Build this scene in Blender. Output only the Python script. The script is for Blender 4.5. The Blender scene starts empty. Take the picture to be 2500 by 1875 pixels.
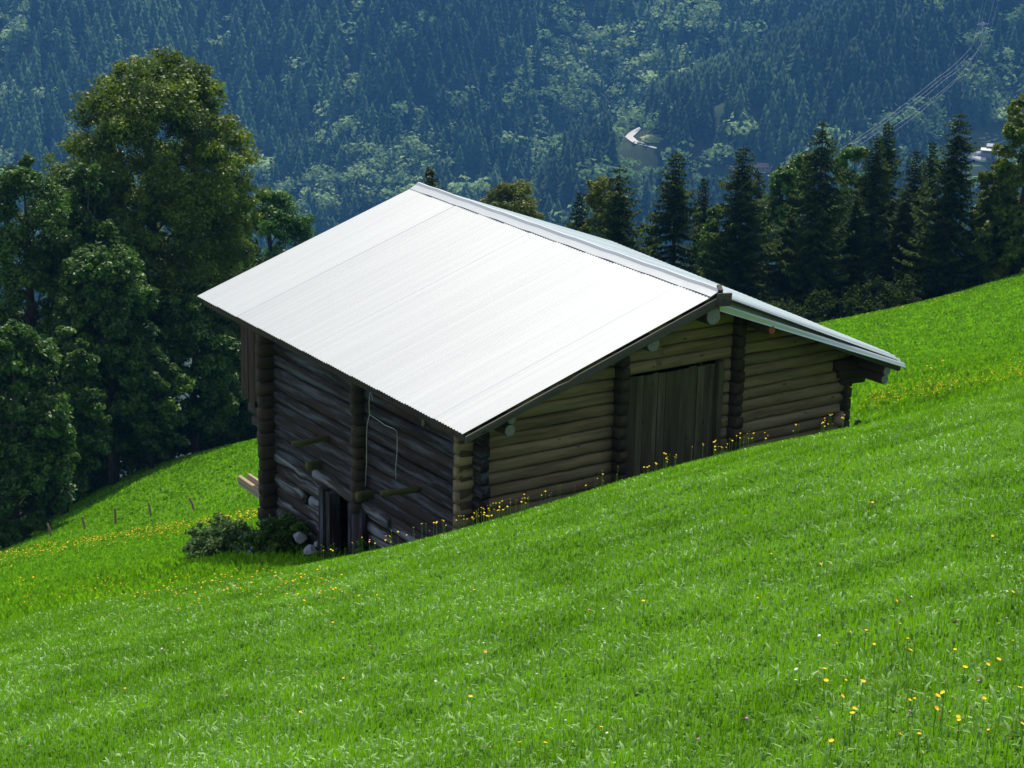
import bpy, math, random
import numpy as np
from mathutils import Matrix, Vector
rad=math.radians
sc=bpy.context.scene
# ------------------------------------------------------------------ camera
F=4503.2                                   # focal length in photo pixels (2500 wide)
yaw,pitch,roll=np.radians([34.15038272,16.23144309,1.21661677])
CP=np.array([-17.92518745,-20.8411497,6.45475767])
fwd=np.array([np.sin(yaw)*np.cos(pitch),np.cos(yaw)*np.cos(pitch),-np.sin(pitch)])
r_=np.array([np.cos(yaw),-np.sin(yaw),0.]);u_=np.cross(r_,fwd)
r2=np.cos(roll)*r_+np.sin(roll)*u_;u2=-np.sin(roll)*r_+np.cos(roll)*u_
cam=bpy.data.objects.new('camera',bpy.data.cameras.new('camera'));sc.collection.objects.link(cam)
m=Matrix(((r2[0],u2[0],-fwd[0],CP[0]),(r2[1],u2[1],-fwd[1],CP[1]),(r2[2],u2[2],-fwd[2],CP[2]),(0,0,0,1)))
cam.matrix_world=m
cam.data.sensor_width=36;cam.data.lens=F/2500*36;cam.data.clip_start=.1;cam.data.clip_end=8000
sc.camera=cam
sc.render.resolution_x=1024;sc.render.resolution_y=768
# ------------------------------------------------------------------ world, sun
SUN_AZ=rad(40);SUN_EL=rad(60)             # azimuth clockwise from +Y
w=bpy.data.worlds.new('World');sc.world=w;w.use_nodes=True
nt=w.node_tree;bg=nt.nodes['Background'];sky=nt.nodes.new('ShaderNodeTexSky')
sky.sky_type='NISHITA';sky.sun_disc=False;sky.sun_elevation=SUN_EL;sky.sun_rotation=SUN_AZ
sky.altitude=1000
hs=nt.nodes.new('ShaderNodeHueSaturation');hs.inputs['Saturation'].default_value=.62
nt.links.new(sky.outputs[0],hs.inputs['Color']);nt.links.new(hs.outputs[0],bg.inputs[0]);bg.inputs[1].default_value=.15
sl=bpy.data.lights.new('sun','SUN');sl.energy=4.0;sl.angle=rad(.5);sl.color=(1,.94,.80)
so=bpy.data.objects.new('sun',sl);sc.collection.objects.link(so)
sd=Vector((math.sin(SUN_AZ)*math.cos(SUN_EL),math.cos(SUN_AZ)*math.cos(SUN_EL),math.sin(SUN_EL)))
so.rotation_euler=sd.to_track_quat('Z','Y').to_euler();so.location=(40,30,80)
sc.view_settings.view_transform='Standard';sc.view_settings.look='None'
sc.view_settings.exposure=.7;sc.view_settings.gamma=1
# ------------------------------------------------------------------ helpers
rng=np.random.default_rng(7)
def ray(x,y): return fwd+r2*(x-1250)/F-u2*(y-937.5)/F
def atd(x,y,D): return CP+ray(x,y)*D
def atx(x,y,X): d=ray(x,y);return CP+d*((X-CP[0])/d[0])
def aty(x,y,Y): d=ray(x,y);return CP+d*((Y-CP[1])/d[1])
def proj(p):
    d=np.atleast_2d(p)-CP;z=d@fwd
    return 1250+F*(d@r2)/z,937.5-F*(d@u2)/z,z
HF=np.array([np.sin(yaw),np.cos(yaw)]);HR=np.array([np.cos(yaw),-np.sin(yaw)])
def xy(l,d): return CP[0]+HR[0]*l+HF[0]*d,CP[1]+HR[1]*l+HF[1]*d
def tag(o,label=None,cat=None,group=None,kind=None):
    if label:o['label']=label
    if cat:o['category']=cat
    if group:o['group']=group
    if kind:o['kind']=kind
    return o
def link(name,me,mat=None,parent=None,loc=None):
    o=bpy.data.objects.new(name,me);sc.collection.objects.link(o)
    if mat: me.materials.append(mat)
    if parent is not None:o.parent=parent
    if loc is not None:o.location=loc
    return o
def empty(name,loc=(0,0,0)):
    o=bpy.data.objects.new(name,None);o.empty_display_size=.3;sc.collection.objects.link(o);o.location=loc;return o
def fastmesh(name,V,T,tint=None,smooth=False,n=3):
    """V (k,3) float, T (m,n) int"""
    me=bpy.data.meshes.new(name);V=np.asarray(V,np.float32);T=np.asarray(T,np.int32)
    me.vertices.add(len(V));me.vertices.foreach_set('co',V.ravel())
    me.loops.add(T.size);me.loops.foreach_set('vertex_index',T.ravel())
    me.polygons.add(len(T));me.polygons.foreach_set('loop_start',np.arange(0,T.size,T.shape[1],dtype=np.int32))
    me.polygons.foreach_set('loop_total',np.full(len(T),T.shape[1],np.int32))
    if smooth: me.polygons.foreach_set('use_smooth',np.ones(len(T),bool))
    me.update(calc_edges=True)
    if tint is not None:
        a=me.attributes.new('tint','FLOAT','POINT');a.data.foreach_set('value',np.asarray(tint,np.float32))
    return me
class MB:
    """mesh builder with a per-vertex tint and grain vector"""
    def __init__(s): s.v=[];s.f=[];s.t=[];s.g=[]
    def add(s,v,f,t=.5,g=None):
        o=len(s.v);s.v+=[tuple(map(float,p)) for p in v];s.f+=[tuple(i+o for i in q) for q in f]
        s.t+=[t]*len(v) if np.isscalar(t) else list(t)
        s.g+=[tuple(map(float,p)) for p in (g if g is not None else v)]
    def build(s,name,mat,parent=None,smooth=False):
        me=bpy.data.meshes.new(name);me.from_pydata(s.v,[],s.f);me.update()
        a=me.attributes.new('tint','FLOAT','POINT');a.data.foreach_set('value',np.array(s.t,np.float32))
        a=me.attributes.new('grain','FLOAT_VECTOR','POINT');a.data.foreach_set('vector',np.array(s.g,np.float32).ravel())
        if smooth: me.polygons.foreach_set('use_smooth',np.ones(len(me.polygons),bool))
        return link(name,me,mat,parent)
def frame(p0,p1,up=(0,0,1)):
    a=np.array(p1,float)-p0;L=np.linalg.norm(a);a/=L
    s=np.cross(a,up)
    if np.linalg.norm(s)<1e-3:s=np.cross(a,(1,0,0))
    s/=np.linalg.norm(s);return a,s,np.cross(s,a),L
def box(mb,p0,p1,wd,ht,t=.5,up=(0,0,1)):
    """beam p0->p1, width wd (sideways), height ht"""
    a,s,u,L=frame(np.array(p0,float),p1,up);v=[];g=[];k=random.random()*50
    for e,P in((0,np.array(p0,float)),(L,np.array(p1,float))):
        for i,j in((-1,-1),(1,-1),(1,1),(-1,1)):
            v.append(P+s*i*wd/2+u*j*ht/2);g.append((e,i*wd/2+k,j*ht/2+k))
    mb.add(v,[(3,2,1,0),(4,5,6,7),(0,1,5,4),(1,2,6,5),(2,3,7,6),(3,0,4,7)],t,g)
def log(mb,p0,p1,ht,th,t=.5,n=9,sq=3.2,wob=.006,taper=0.):
    a,s,u,L=frame(np.array(p0,float),p1);k=random.random()*80;v=[];g=[];f=[];M=14
    rr=np.random.default_rng(int(k*1000))
    for i in range(n+1):
        e=i/n;c=np.array(p0,float)+a*L*e+s*rr.normal(0,wob)+u*rr.normal(0,wob*.7)
        hh=ht/2*(1+taper*(e-.5))*(1+rr.normal(0,.02));tt=th/2*(1+taper*(e-.5))*(1+rr.normal(0,.03))
        for j in range(M):
            q=2*math.pi*j/M;cs,sn=math.cos(q),math.sin(q)
            x=abs(cs)**(2/sq)*np.sign(cs)*tt;y=abs(sn)**(2/sq)*np.sign(sn)*hh
            v.append(c+s*x+u*y);g.append((L*e,x+k,y+k))
    for i in range(n):
        for j in range(M):
            b=(j+1)%M;f.append((i*M+j,i*M+b,(i+1)*M+b,(i+1)*M+j))
    f.append(tuple(range(M-1,-1,-1)));f.append(tuple(n*M+j for j in range(M)))
    mb.add(v,f,t,g)
def tube(mb,pts,rad_,M=7,t=.5,cap=True):
    pts=[np.array(p,float) for p in pts];v=[];f=[];g=[];n=len(pts);Lc=0;k=random.random()*60
    R=rad_ if hasattr(rad_,'__len__') else [rad_]*n
    for i,p in enumerate(pts):
        d=pts[min(i+1,n-1)]-pts[max(i-1,0)];d/=np.linalg.norm(d)+1e-9
        s=np.cross(d,(0.31,.17,.93));s/=np.linalg.norm(s);u=np.cross(s,d)
        if i:Lc+=np.linalg.norm(p-pts[i-1])
        for j in range(M):
            q=2*math.pi*j/M;v.append(p+s*math.cos(q)*R[i]+u*math.sin(q)*R[i]);g.append((Lc,math.cos(q)*R[i]+k,math.sin(q)*R[i]+k))
    for i in range(n-1):
        for j in range(M):
            b=(j+1)%M;f.append((i*M+j,i*M+b,(i+1)*M+b,(i+1)*M+j))
    if cap:f.append(tuple(range(M-1,-1,-1)));f.append(tuple((n-1)*M+j for j in range(M)))
    mb.add(v,f,t,g)
# ------------------------------------------------------------------ materials
def mat(name): 
    m=bpy.data.materials.new(name);m.use_nodes=True;return m,m.node_tree,m.node_tree.nodes['Principled BSDF']
def N(nt,t,**k):
    n=nt.nodes.new(t)
    for a,b in k.items():setattr(n,a,b)
    return n
def ramp(nt,src,stops):
    r=N(nt,'ShaderNodeValToRGB');e=r.color_ramp.elements
    while len(e)<len(stops):e.new(.5)
    for q,(p,c) in zip(e,stops):q.position=p;q.color=(*c,1)
    nt.links.new(src,r.inputs[0]);return r.outputs[0]
def attr(nt,n,out='Fac'): a=N(nt,'ShaderNodeAttribute',attribute_name=n);return a.outputs[out]
def mix(nt,a,b,f,mode='MIX'):
    x=N(nt,'ShaderNodeMix',data_type='RGBA',blend_type=mode)
    for s,v in((x.inputs[6],a),(x.inputs[7],b)):
        if isinstance(v,tuple):s.default_value=(*v,1)
        else:nt.links.new(v,s)
    if isinstance(f,(int,float)):x.inputs[0].default_value=f
    else:nt.links.new(f,x.inputs[0])
    return x.outputs[2]
def noise(nt,vec,scale,detail=4,rough=.55,vscale=None):
    n=N(nt,'ShaderNodeTexNoise');n.inputs['Scale'].default_value=scale;n.inputs['Detail'].default_value=detail;n.inputs['Roughness'].default_value=rough
    if vec is not None:
        if vscale:
            mp=N(nt,'ShaderNodeMapping');mp.inputs['Scale'].default_value=vscale;nt.links.new(vec,mp.inputs[0]);vec=mp.outputs[0]
        nt.links.new(vec,n.inputs['Vector'])
    return n.outputs['Fac']
def bump(nt,b,h,st,dist=.01):
    n=N(nt,'ShaderNodeBump');n.inputs['Strength'].default_value=st;n.inputs['Distance'].default_value=dist
    nt.links.new(h,n.inputs['Height']);nt.links.new(n.outputs[0],b.inputs['Normal'])
def wood(name,dark,light,patch=None,pamt=.5,knots=True):
    m,nt,b=mat(name);g=attr(nt,'grain','Vector');tn=attr(nt,'tint')
    fine=noise(nt,g,1,6,.7,(2.2,55,55));mid=noise(nt,g,1,3,.5,(.9,9,9))
    c=ramp(nt,fine,[(.3,dark),(.7,light)])
    c=mix(nt,c,ramp(nt,mid,[(.3,tuple(x*.55 for x in dark)),(.65,light)]),.5)
    tv=ramp(nt,tn,[(0,(.5,.48,.45)),(1,(1.45,1.4,1.35))]);c=mix(nt,c,tv,1,'MULTIPLY')
    if patch:
        pz=noise(nt,g,1,5,.65,(.8,8,8));pm=ramp(nt,pz,[(.48,(0,0,0)),(.62,(1,1,1))])
        mm=N(nt,'ShaderNodeMath',operation='MULTIPLY');nt.links.new(pm,mm.inputs[0]);mm.inputs[1].default_value=pamt
        c=mix(nt,c,patch,mm.outputs[0])
    if knots:
        v=N(nt,'ShaderNodeTexVoronoi');v.inputs['Scale'].default_value=1
        mp=N(nt,'ShaderNodeMapping');mp.inputs['Scale'].default_value=(2.6,6,6);nt.links.new(g,mp.inputs[0]);nt.links.new(mp.outputs[0],v.inputs['Vector'])
        c=mix(nt,ramp(nt,v.outputs['Distance'],[(.05,(.25,.22,.2)),(.13,(1,1,1))]),c,1,'MULTIPLY')
    nt.links.new(c,b.inputs['Base Color']);b.inputs['Roughness'].default_value=.85;b.inputs['Specular IOR Level'].default_value=.25
    bump(nt,b,fine,.5,.006);return m
M_front=wood('hewn_log_wood',(.095,.066,.036),(.33,.24,.135),(.20,.175,.135),.4)
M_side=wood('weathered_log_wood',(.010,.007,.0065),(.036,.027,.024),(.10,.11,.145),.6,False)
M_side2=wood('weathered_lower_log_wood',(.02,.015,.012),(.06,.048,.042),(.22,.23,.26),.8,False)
M_dark=wood('dark_beam_wood',(.03,.024,.016),(.07,.055,.04))
M_corner=wood('corner_end_wood',(.035,.025,.016),(.105,.075,.044))
M_fascia=wood('grey_board_wood',(.06,.055,.05),(.13,.12,.11))
M_door=wood('door_plank_wood',(.045,.038,.022),(.135,.118,.075))
M_red=wood('reddish_board_wood',(.022,.010,.007),(.055,.027,.02),(.06,.06,.052),.5)
M_end=wood('sawn_log_end',(.10,.10,.095),(.26,.27,.27),knots=False)
M_rust=wood('red_painted_end',(.22,.05,.02),(.35,.09,.035),knots=False)
M_moss=wood('mossy_wood',(.04,.042,.012),(.10,.10,.03),knots=False)
M_post=wood('fence_wood',(.12,.08,.055),(.25,.18,.13))
M_trough=wood('bleached_wood',(.16,.12,.08),(.42,.36,.27),(.3,.15,.06),.4)
M_bark=wood('bark',(.03,.025,.02),(.09,.075,.06),knots=False)
def metal(name,col,r,met,colv=.12):
    m,nt,b=mat(name);g=attr(nt,'grain','Vector');tn=attr(nt,'tint')
    n1=noise(nt,g,1,4,.6,(.5,3.2,1));c=mix(nt,tuple(x*(1-colv) for x in col),col,n1)
    c=mix(nt,c,ramp(nt,tn,[(0,(.72,.72,.74)),(1,(1.04,1.04,1.04))]),1,'MULTIPLY')
    sp=noise(nt,g,30,2,.5);c=mix(nt,ramp(nt,sp,[(.23,(.35,.3,.25)),(.27,(1,1,1))]),c,1,'MULTIPLY')
    nt.links.new(c,b.inputs['Base Color']);b.inputs['Roughness'].default_value=r;b.inputs['Metallic'].default_value=met;return m
M_roof=metal('pale_zinc_sheet',(.35,.368,.38),.55,.1)
M_cap=metal('ridge_flashing',(.36,.375,.39),.5,.12,.06)
M_grassrefl=metal('grass_reflection_zinc',(.50,.56,.51),.3,.5,.25)  # green of the reflected meadow painted into the base colour
def foliage(name,dark,light,trans=.3,rough=.55,spec=.3,tr=None):
    m,nt,b=mat(name);tn=attr(nt,'tint');c=ramp(nt,tn,[(0,dark),(1,light)])
    nt.links.new(c,b.inputs['Base Color']);b.inputs['Roughness'].default_value=rough;b.inputs['Specular IOR Level'].default_value=spec
    t=N(nt,'ShaderNodeBsdfTranslucent')
    if tr:nt.links.new(mix(nt,c,tr,1,'MULTIPLY'),t.inputs[0])
    else:nt.links.new(c,t.inputs[0])
    x=N(nt,'ShaderNodeMixShader');x.inputs[0].default_value=trans
    nt.links.new(b.outputs[0],x.inputs[1]);nt.links.new(t.outputs[0],x.inputs[2])
    nt.links.new(x.outputs[0],nt.nodes['Material Output'].inputs[0]);return m
M_blade=foliage('grass_blades',(.07,.18,.003),(.20,.43,.012),.42,.5,.2,(1.2,1.25,.5))
M_leafy=foliage('herb_leaves',(.075,.19,.010),(.34,.52,.18),.3,.5,.3)  # pale end of the ramp also stands in for leaf sheen
M_lime=foliage('lime_leaves',(.034,.068,.004),(.145,.21,.010),.38,.5,.3,(1.3,1.3,.6))
M_ash=foliage('ash_leaves',(.022,.06,.006),(.085,.165,.018),.33,.5,.3,(1.1,1.3,.6))
M_bright=foliage('young_leaves',(.04,.10,.012),(.10,.22,.03),.35,.5,.3)
M_yellowish=foliage('yellow_green_leaves',(.06,.08,.008),(.17,.20,.02),.35)
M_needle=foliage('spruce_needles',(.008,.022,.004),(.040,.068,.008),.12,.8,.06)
M_needle2=foliage('paler_spruce_needles',(.015,.032,.006),(.06,.085,.012),.15,.6,.25)  # paler needle green, for the sparse treetop by the roof corner
M_shrub=foliage('shrub_leaves',(.04,.085,.02),(.14,.22,.08),.25,.7,.1)
M_farcon=foliage('distant_spruce',(.012,.034,.012),(.055,.115,.035),.15,.8,.1)
M_fardec=foliage('distant_broadleaf',(.13,.23,.07),(.36,.48,.20),.4,.8,.1)
def flat(name,col,rough=.7,var=.25,scale=8,trans=0):
    m,nt,b=mat(name);tc=N(nt,'ShaderNodeTexCoord');n=noise(nt,tc.outputs['Object'],scale,5,.6)
    c=mix(nt,tuple(x*(1-var) for x in col),tuple(min(1,x*(1+var)) for x in col),n)
    nt.links.new(c,b.inputs['Base Color']);b.inputs['Roughness'].default_value=rough;return m
M_petal=flat('yellow_petals',(.70,.44,.004),.9,.15);M_stem=flat('green_stem',(.12,.22,.03));M_pink=flat('clover_pink',(.42,.13,.30));M_white=flat('clover_white',(.62,.6,.55))
M_rock=flat('grey_rock',(.22,.23,.235),.9,.45,5);M_cable=flat('pale_cable',(.42,.42,.40),.5,.1);M_line=flat('aluminium_wire',(.5,.5,.53),.5,.05)
M_gravelbank=flat('grey_earth_bank',(.26,.24,.24),.95,.15,.05);M_gravel=flat('gravel_road',(.45,.43,.41),.95,.1,.05);M_clear=flat('valley_grass',(.16,.27,.04),.95,.3,.05)
M_clear2=flat('rough_pasture',(.17,.20,.06),.95,.3,.05)
# meadow soil/grass base
m,nt,b=mat('meadow_turf');M_turf=m;tc=N(nt,'ShaderNodeTexCoord');o_=tc.outputs['Object']
c=ramp(nt,noise(nt,o_,1.1,6,.65),[(.3,(.065,.165,.004)),(.7,(.115,.26,.010))])
c=mix(nt,c,ramp(nt,noise(nt,o_,26,4,.7),[(.25,(.5,.55,.4)),(.75,(1.35,1.3,1.2))]),1,'MULTIPLY')
nt.links.new(c,b.inputs['Base Color']);b.inputs['Roughness'].default_value=.8;b.inputs['Specular IOR Level'].default_value=.15
bump(nt,b,noise(nt,o_,14,5,.7),.9,.12)
m,nt,b=mat('forest_floor');M_floor=m;tc=N(nt,'ShaderNodeTexCoord')
c=ramp(nt,noise(nt,tc.outputs['Object'],.02,6,.6),[(.3,(.025,.035,.018)),(.7,(.05,.065,.03))]);nt.links.new(c,b.inputs['Base Color']);b.inputs['Roughness'].default_value=1;b.inputs['Specular IOR Level'].default_value=0
# ------------------------------------------------------------------ meadow terrain
CT=[]
for d in(-12,0,7,14):
    for l in(-9,0,9):
        x,y=xy(l,d);CT.append((x,y,np.interp(d,[-12,0,7,14,20],[8.4,4.85,2.75,.75,-.85])+.25*l))
for a,b_,D in [(450,1432,25),(800,1374,23),(1150,1293,22.5),(1500,1188,23),(1800,1113,23.5),(2085,1058,24),(2300,1000,25.5),(2500,938,27),(0,1500,30),(-400,1570,34),(2900,820,30),
(690,1330,33.5),(560,1350,33),(840,1376,30),(2110,985,36),(2300,870,60),(2450,790,78),(2005,792,105),(2250,742,112),(2500,665,118),(2900,560,125),(1600,870,92),(1200,950,95),
(479,1249,78),(127,1312,82),(300,1350,58),(0,1420,52),(600,1295,50),(640,1072,106),(300,1170,108),(100,1275,104),(0,1345,98),(-500,1520,90),(900,1030,104),
(0,1500,140),(600,1230,140),(1200,1080,130),(2005,930,145),(2500,800,160),(3200,700,170)]: CT.append(tuple(atd(a,b_,D)))
CT+=[(-3.9,.8,-3.55),(0,.8,-3.45),(3.6,.8,-3.25),(3.9,3,-3.6),(3.6,7.2,-4.6),(-3.9,3.2,-4.7),(0,8,-5.3)]
for l in(-140,-60,0,60,140): x,y=xy(l,290);CT.append((x,y,-140.))
CT=np.array(CT)
def feat(x,y):
    dx=x-CP[0];dy=y-CP[1];l=dx*HR[0]+dy*HR[1];d=dx*HF[0]+dy*HF[1];q=np.maximum(d+18,4);return np.stack([l/q*2.2,np.log(q)],-1),q
def phi(r): return np.where(r>0,.5*r*np.log(r+1e-12),0)
ff,qq=feat(CT[:,0],CT[:,1]);nC=len(CT);A_=np.zeros((nC+3,nC+3))
A_[:nC,:nC]=phi(((ff[:,None]-ff[None])**2).sum(-1))+np.eye(nC)*2e-4;A_[:nC,nC]=1;A_[:nC,nC+1:]=ff;A_[nC,:nC]=1;A_[nC+1:,:nC]=ff.T
Wt=np.linalg.solve(A_,np.r_[(CP[2]-CT[:,2])/qq,0,0,0])
def G(x,y):
    x=np.asarray(x,float);y=np.asarray(y,float);out=np.empty(x.size);X=x.ravel();Y=y.ravel()
    for s in range(0,X.size,20000):
        f_,q=feat(X[s:s+20000],Y[s:s+20000]);D2=((f_[:,None]-ff[None])**2).sum(-1)
        out[s:s+20000]=CP[2]-(phi(D2)@Wt[:nC]+Wt[nC]+f_@Wt[nC+1:])*q
    out=out.reshape(x.shape)
    return out
def hit(px,py,d0=4,d1=130):
    dr=ray(px,py);t=np.concatenate([np.arange(d0,40,.1),np.arange(40,d1,.5)]);t=t[t>=d0];p=CP+dr*t[:,None]
    below=p[:,2]<G(p[:,0],p[:,1]);i=np.argmax(below)
    return p[i] if below.any() else None
ds=np.concatenate([np.arange(-12,40,.5),np.arange(40,130,1.5),np.arange(130,300,8)]);us=np.linspace(-1,1,150)
Dg,Ug=np.meshgrid(ds,us,indexing='ij');Lg=Ug*(14+np.maximum(Dg,0)*.62);gx,gy=xy(Lg,Dg);gz=G(gx,gy)
def gridmesh(name,x,y,z,mt,smooth=True):
    n,k=x.shape;i=np.arange(n*k).reshape(n,k);T=np.stack([i[:-1,:-1],i[:-1,1:],i[1:,1:],i[1:,:-1]],-1).reshape(-1,4)
    return link(name,fastmesh(name,np.stack([x,y,z],-1).reshape(-1,3),T[:,::-1],smooth=smooth),mt)
tag(gridmesh('meadow',gx,gy,gz,M_turf),kind='structure')
# ------------------------------------------------------------------ valley and mountainside
def vnoise(x,y,sc_,seed):
    r=np.random.default_rng(seed);T=r.random((64,64));X=x/sc_;Y=y/sc_;xi=np.floor(X).astype(int);yi=np.floor(Y).astype(int);fx=X-xi;fy=Y-yi
    fx=fx*fx*(3-2*fx);fy=fy*fy*(3-2*fy);a=T[xi%64,yi%64];b=T[(xi+1)%64,yi%64];c=T[xi%64,(yi+1)%64];d=T[(xi+1)%64,(yi+1)%64]
    return (a*(1-fx)+b*fx)*(1-fy)+(c*(1-fx)+d*fx)*fy-.5
def H(l,d,parts=False):
    """far terrain height over lateral l, forward d"""
    near=np.interp(d,[230,300,520,1000,9999],[-115,-165,-320,-335,-335])
    g1=26*np.sin((l+.30*d)/44)+75*vnoise(l+.35*d,d*.35,120,1)+26*vnoise(l+.2*d,d,45,2)
    back=-335+.74*np.maximum(d-1300+.10*l-1.1*np.maximum(0,90-np.abs(l-20))*0+g1*1.2,0)
    gul=np.exp(-((l-45-(d-1400)*.30)/38)**2);back=back-55*gul*np.clip((d-1320)/100,0,1)
    crest=-188+.46*(l-75)+14*vnoise(l,d,60,3);crest=np.minimum(crest,-40+0*l)
    base=-335+.70*(d-1060)+9*np.sin((l-.3*d)/30)+30*vnoise(l-.3*d,d*.5,80,5)+10*vnoise(l,d,28,6)
    spur=np.minimum(base,crest-.12*(d-1250))
    spur=np.where(l>30,spur,spur-1.6*(30-l))
    if parts:return back,spur,near
    return np.maximum(np.maximum(near,back),spur)
ds=np.concatenate([np.arange(230,1000,30),np.arange(1000,2150,9)]);us=np.linspace(-1,1,170)
Dg,Ug=np.meshgrid(ds,us,indexing='ij');Lg=Ug*(60+Dg*.42);fx_,fy_=xy(Lg,Dg);fz=np.minimum(H(Lg,Dg),120)
tag(gridmesh('mountainside',fx_,fy_,fz,M_floor),kind='structure')
def fhit(px,py):
    dr=ray(px,py);t=np.arange(260,2200,2.);p=CP+dr*t[:,None];dx=p[:,0]-CP[0];dy=p[:,1]-CP[1]
    l=dx*HR[0]+dy*HR[1];d=dx*HF[0]+dy*HF[1];b=p[:,2]<H(l,d);i=np.argmax(b);return p[i] if b.any() else None
# distant tree templates
def tpl_conifer(s):
    r=np.random.default_rng(s);V=[];T=[]
    for k in range(8):
        z0=.08+k*.112;R=.17*(1-k/8.3)**.9+.01;n=9;top=z0+.17;a0=r.random()*6
        c=len(V);V.append((0,0,min(top,1)))
        for j in range(n):
            q=a0+2*math.pi*j/n;rr=R*(1.15 if j%2 else .6)*(1+r.normal(0,.13));V.append((math.cos(q)*rr,math.sin(q)*rr,z0-(.035 if j%2 else 0)+r.normal(0,.012)))
        T+=[(c,c+1+j,c+1+(j+1)%n) for j in range(n)]
    return np.array(V),np.array(T)
def tpl_broad(s):
    r=np.random.default_rng(s);V=[];T=[];cl=[(r.normal(0,.13),r.normal(0,.13),.35+.5*r.random(),.16+.1*r.random()) for _ in range(7)]
    for i in range(130):
        c=cl[i%7];v=r.normal(size=3);v/=np.linalg.norm(v);p=np.array(c[:3])+v*c[3]*np.array([1,1,.95])
        n=v+r.normal(size=3)*.28;n/=np.linalg.norm(n);a=np.cross(n,(.3,.2,.9));a/=np.linalg.norm(a);b=np.cross(n,a);sz=.072*(.7+.6*r.random())
        k=len(V);V+=[p+a*sz,p-a*sz*.5+b*sz*.87,p-a*sz*.5-b*sz*.87];T.append((k,k+1,k+2))
    return np.array(V),np.array(T)
BL=[(1400,30,60,70,.95),(1395,150,70,110,.9),(1530,120,150,110,.6),(1700,60,160,70,.55),(1850,30,80,40,.5),(1420,240,60,60,.85),(1590,200,90,60,.5),(1350,330,90,90,.45),
(690,500,110,55,.7),(840,470,150,60,.6),(1000,450,110,80,.65),(1010,360,90,50,.8),(1080,280,70,50,.65),(1120,480,90,60,.55),(880,330,110,90,.35),(1260,260,60,120,.5),(880,120,120,90,.25),(640,440,40,40,.8),
(1560,330,80,60,.75),(1660,420,110,50,.75),(1800,400,130,25,.8),(1500,420,60,60,.6),(20,430,50,110,.9),(30,260,30,80,.6),(40,80,60,60,.4),(2420,220,90,120,.75),(2350,120,30,160,.85),(2250,330,110,60,.75),(2100,370,120,40,.7),(2480,60,40,90,.6),(2330,420,200,60,.6)]
RDS=[[(1563,316,4),(1548,326,8),(1535,337,9),(1551,350,7),(1575,357,4.5),(1603,365,3.5)],[(1672,376,2.5),(1695,382,2.5),(1728,393,3)],[(1780,412,6),(1822,420,7),(1900,424,6)]]
CLR=[(1590,343,30,12),(1705,391,26,6),(2400,335,85,16),(2378,404,46,16),(2372,382,48,10),(2100,20,0,0)]
def clear(px,py,h):
    ok=np.ones(len(px),bool)
    for x,y,a,b in CLR:
        if a: ok&=~((abs(px-x)<a+6)&(py>y-b)&(py-h<y+b))
    for R in(RDS[0],RDS[2]):
        for (x0,y0,w0),(x1,y1,w1) in zip(R[:-1],R[1:]):
            for t in np.linspace(0,1,5):
                x=x0+(x1-x0)*t;y=y0+(y1-y0)*t;ok&=~((abs(px-x)<w0*1.3+8+h*.16)&(py>y-4)&(py-h*1.0<y+6))
    return ok
n=28000;dd=rng.uniform(1040,2050,n);ll=rng.uniform(-1,1,n)*(50+dd*.34);zz=H(ll,dd)
tx,ty=xy(ll,dd);e=6.;gr=np.hypot(H(ll+e,dd)-zz,H(ll,dd+e)-zz)/e
px,py,pz=proj(np.stack([tx,ty,zz],-1))
keep=(py>-60)&(py<760)&(px>-220)&(px<2720)&(zz>-345)&(zz<110);keep&=rng.random(n)<np.clip(.35+gr*.8,0,1)
ll,dd,zz,tx,ty,px,py,pz=[a[keep] for a in(ll,dd,zz,tx,ty,px,py,pz)]
pd=np.full(len(ll),.035)
for x,y,a,b,wg in BL: pd=np.maximum(pd,wg*np.exp(-(((px-x)/a)**2+((py-20-y)/b)**2)**1.3))
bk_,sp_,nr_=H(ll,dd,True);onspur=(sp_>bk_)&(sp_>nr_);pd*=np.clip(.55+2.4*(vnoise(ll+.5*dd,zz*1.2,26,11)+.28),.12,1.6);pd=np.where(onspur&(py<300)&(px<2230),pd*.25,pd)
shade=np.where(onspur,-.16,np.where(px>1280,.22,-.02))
isd=rng.random(len(ll))<pd;hh=np.where(isd,6+17*rng.random(len(ll))**1.3,9+25*rng.random(len(ll))**.8)
ok=clear(px,py,hh*F/pz);ok&=~((px>1500)&(px<2300)&(rng.random(len(px))<.0))
def scatter(name,sel,tpls,mt,label,wr):
    Vs=[];Ts=[];tn=[];o=0;idx=np.where(sel)[0]
    for k,tp in enumerate(tpls):
        I=idx[k::len(tpls)];V,T=tp;a=rng.random(len(I))*6.28;s=hh[I];w_=s*wr*rng.uniform(.8,1.25,len(I))
        ca,sa=np.cos(a),np.sin(a)
        X=(V[None,:,0]*ca[:,None]-V[None,:,1]*sa[:,None])*w_[:,None]+tx[I][:,None];Y=(V[None,:,0]*sa[:,None]+V[None,:,1]*ca[:,None])*w_[:,None]+ty[I][:,None]
        Z=V[None,:,2]*s[:,None]+zz[I][:,None]-1
        Vs.append(np.stack([X,Y,Z],-1).reshape(-1,3));Ts.append((T[None]+(np.arange(len(I))*len(V))[:,None,None]+o).reshape(-1,3));o+=len(I)*len(V)
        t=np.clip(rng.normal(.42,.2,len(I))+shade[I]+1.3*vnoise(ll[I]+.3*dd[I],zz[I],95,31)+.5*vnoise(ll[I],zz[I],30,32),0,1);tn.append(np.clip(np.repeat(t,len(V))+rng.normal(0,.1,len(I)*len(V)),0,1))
    ob=link(name,fastmesh(name,np.concatenate(Vs),np.concatenate(Ts),np.concatenate(tn)),mt)
    tag(ob,label,'forest',kind='stuff')
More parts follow.
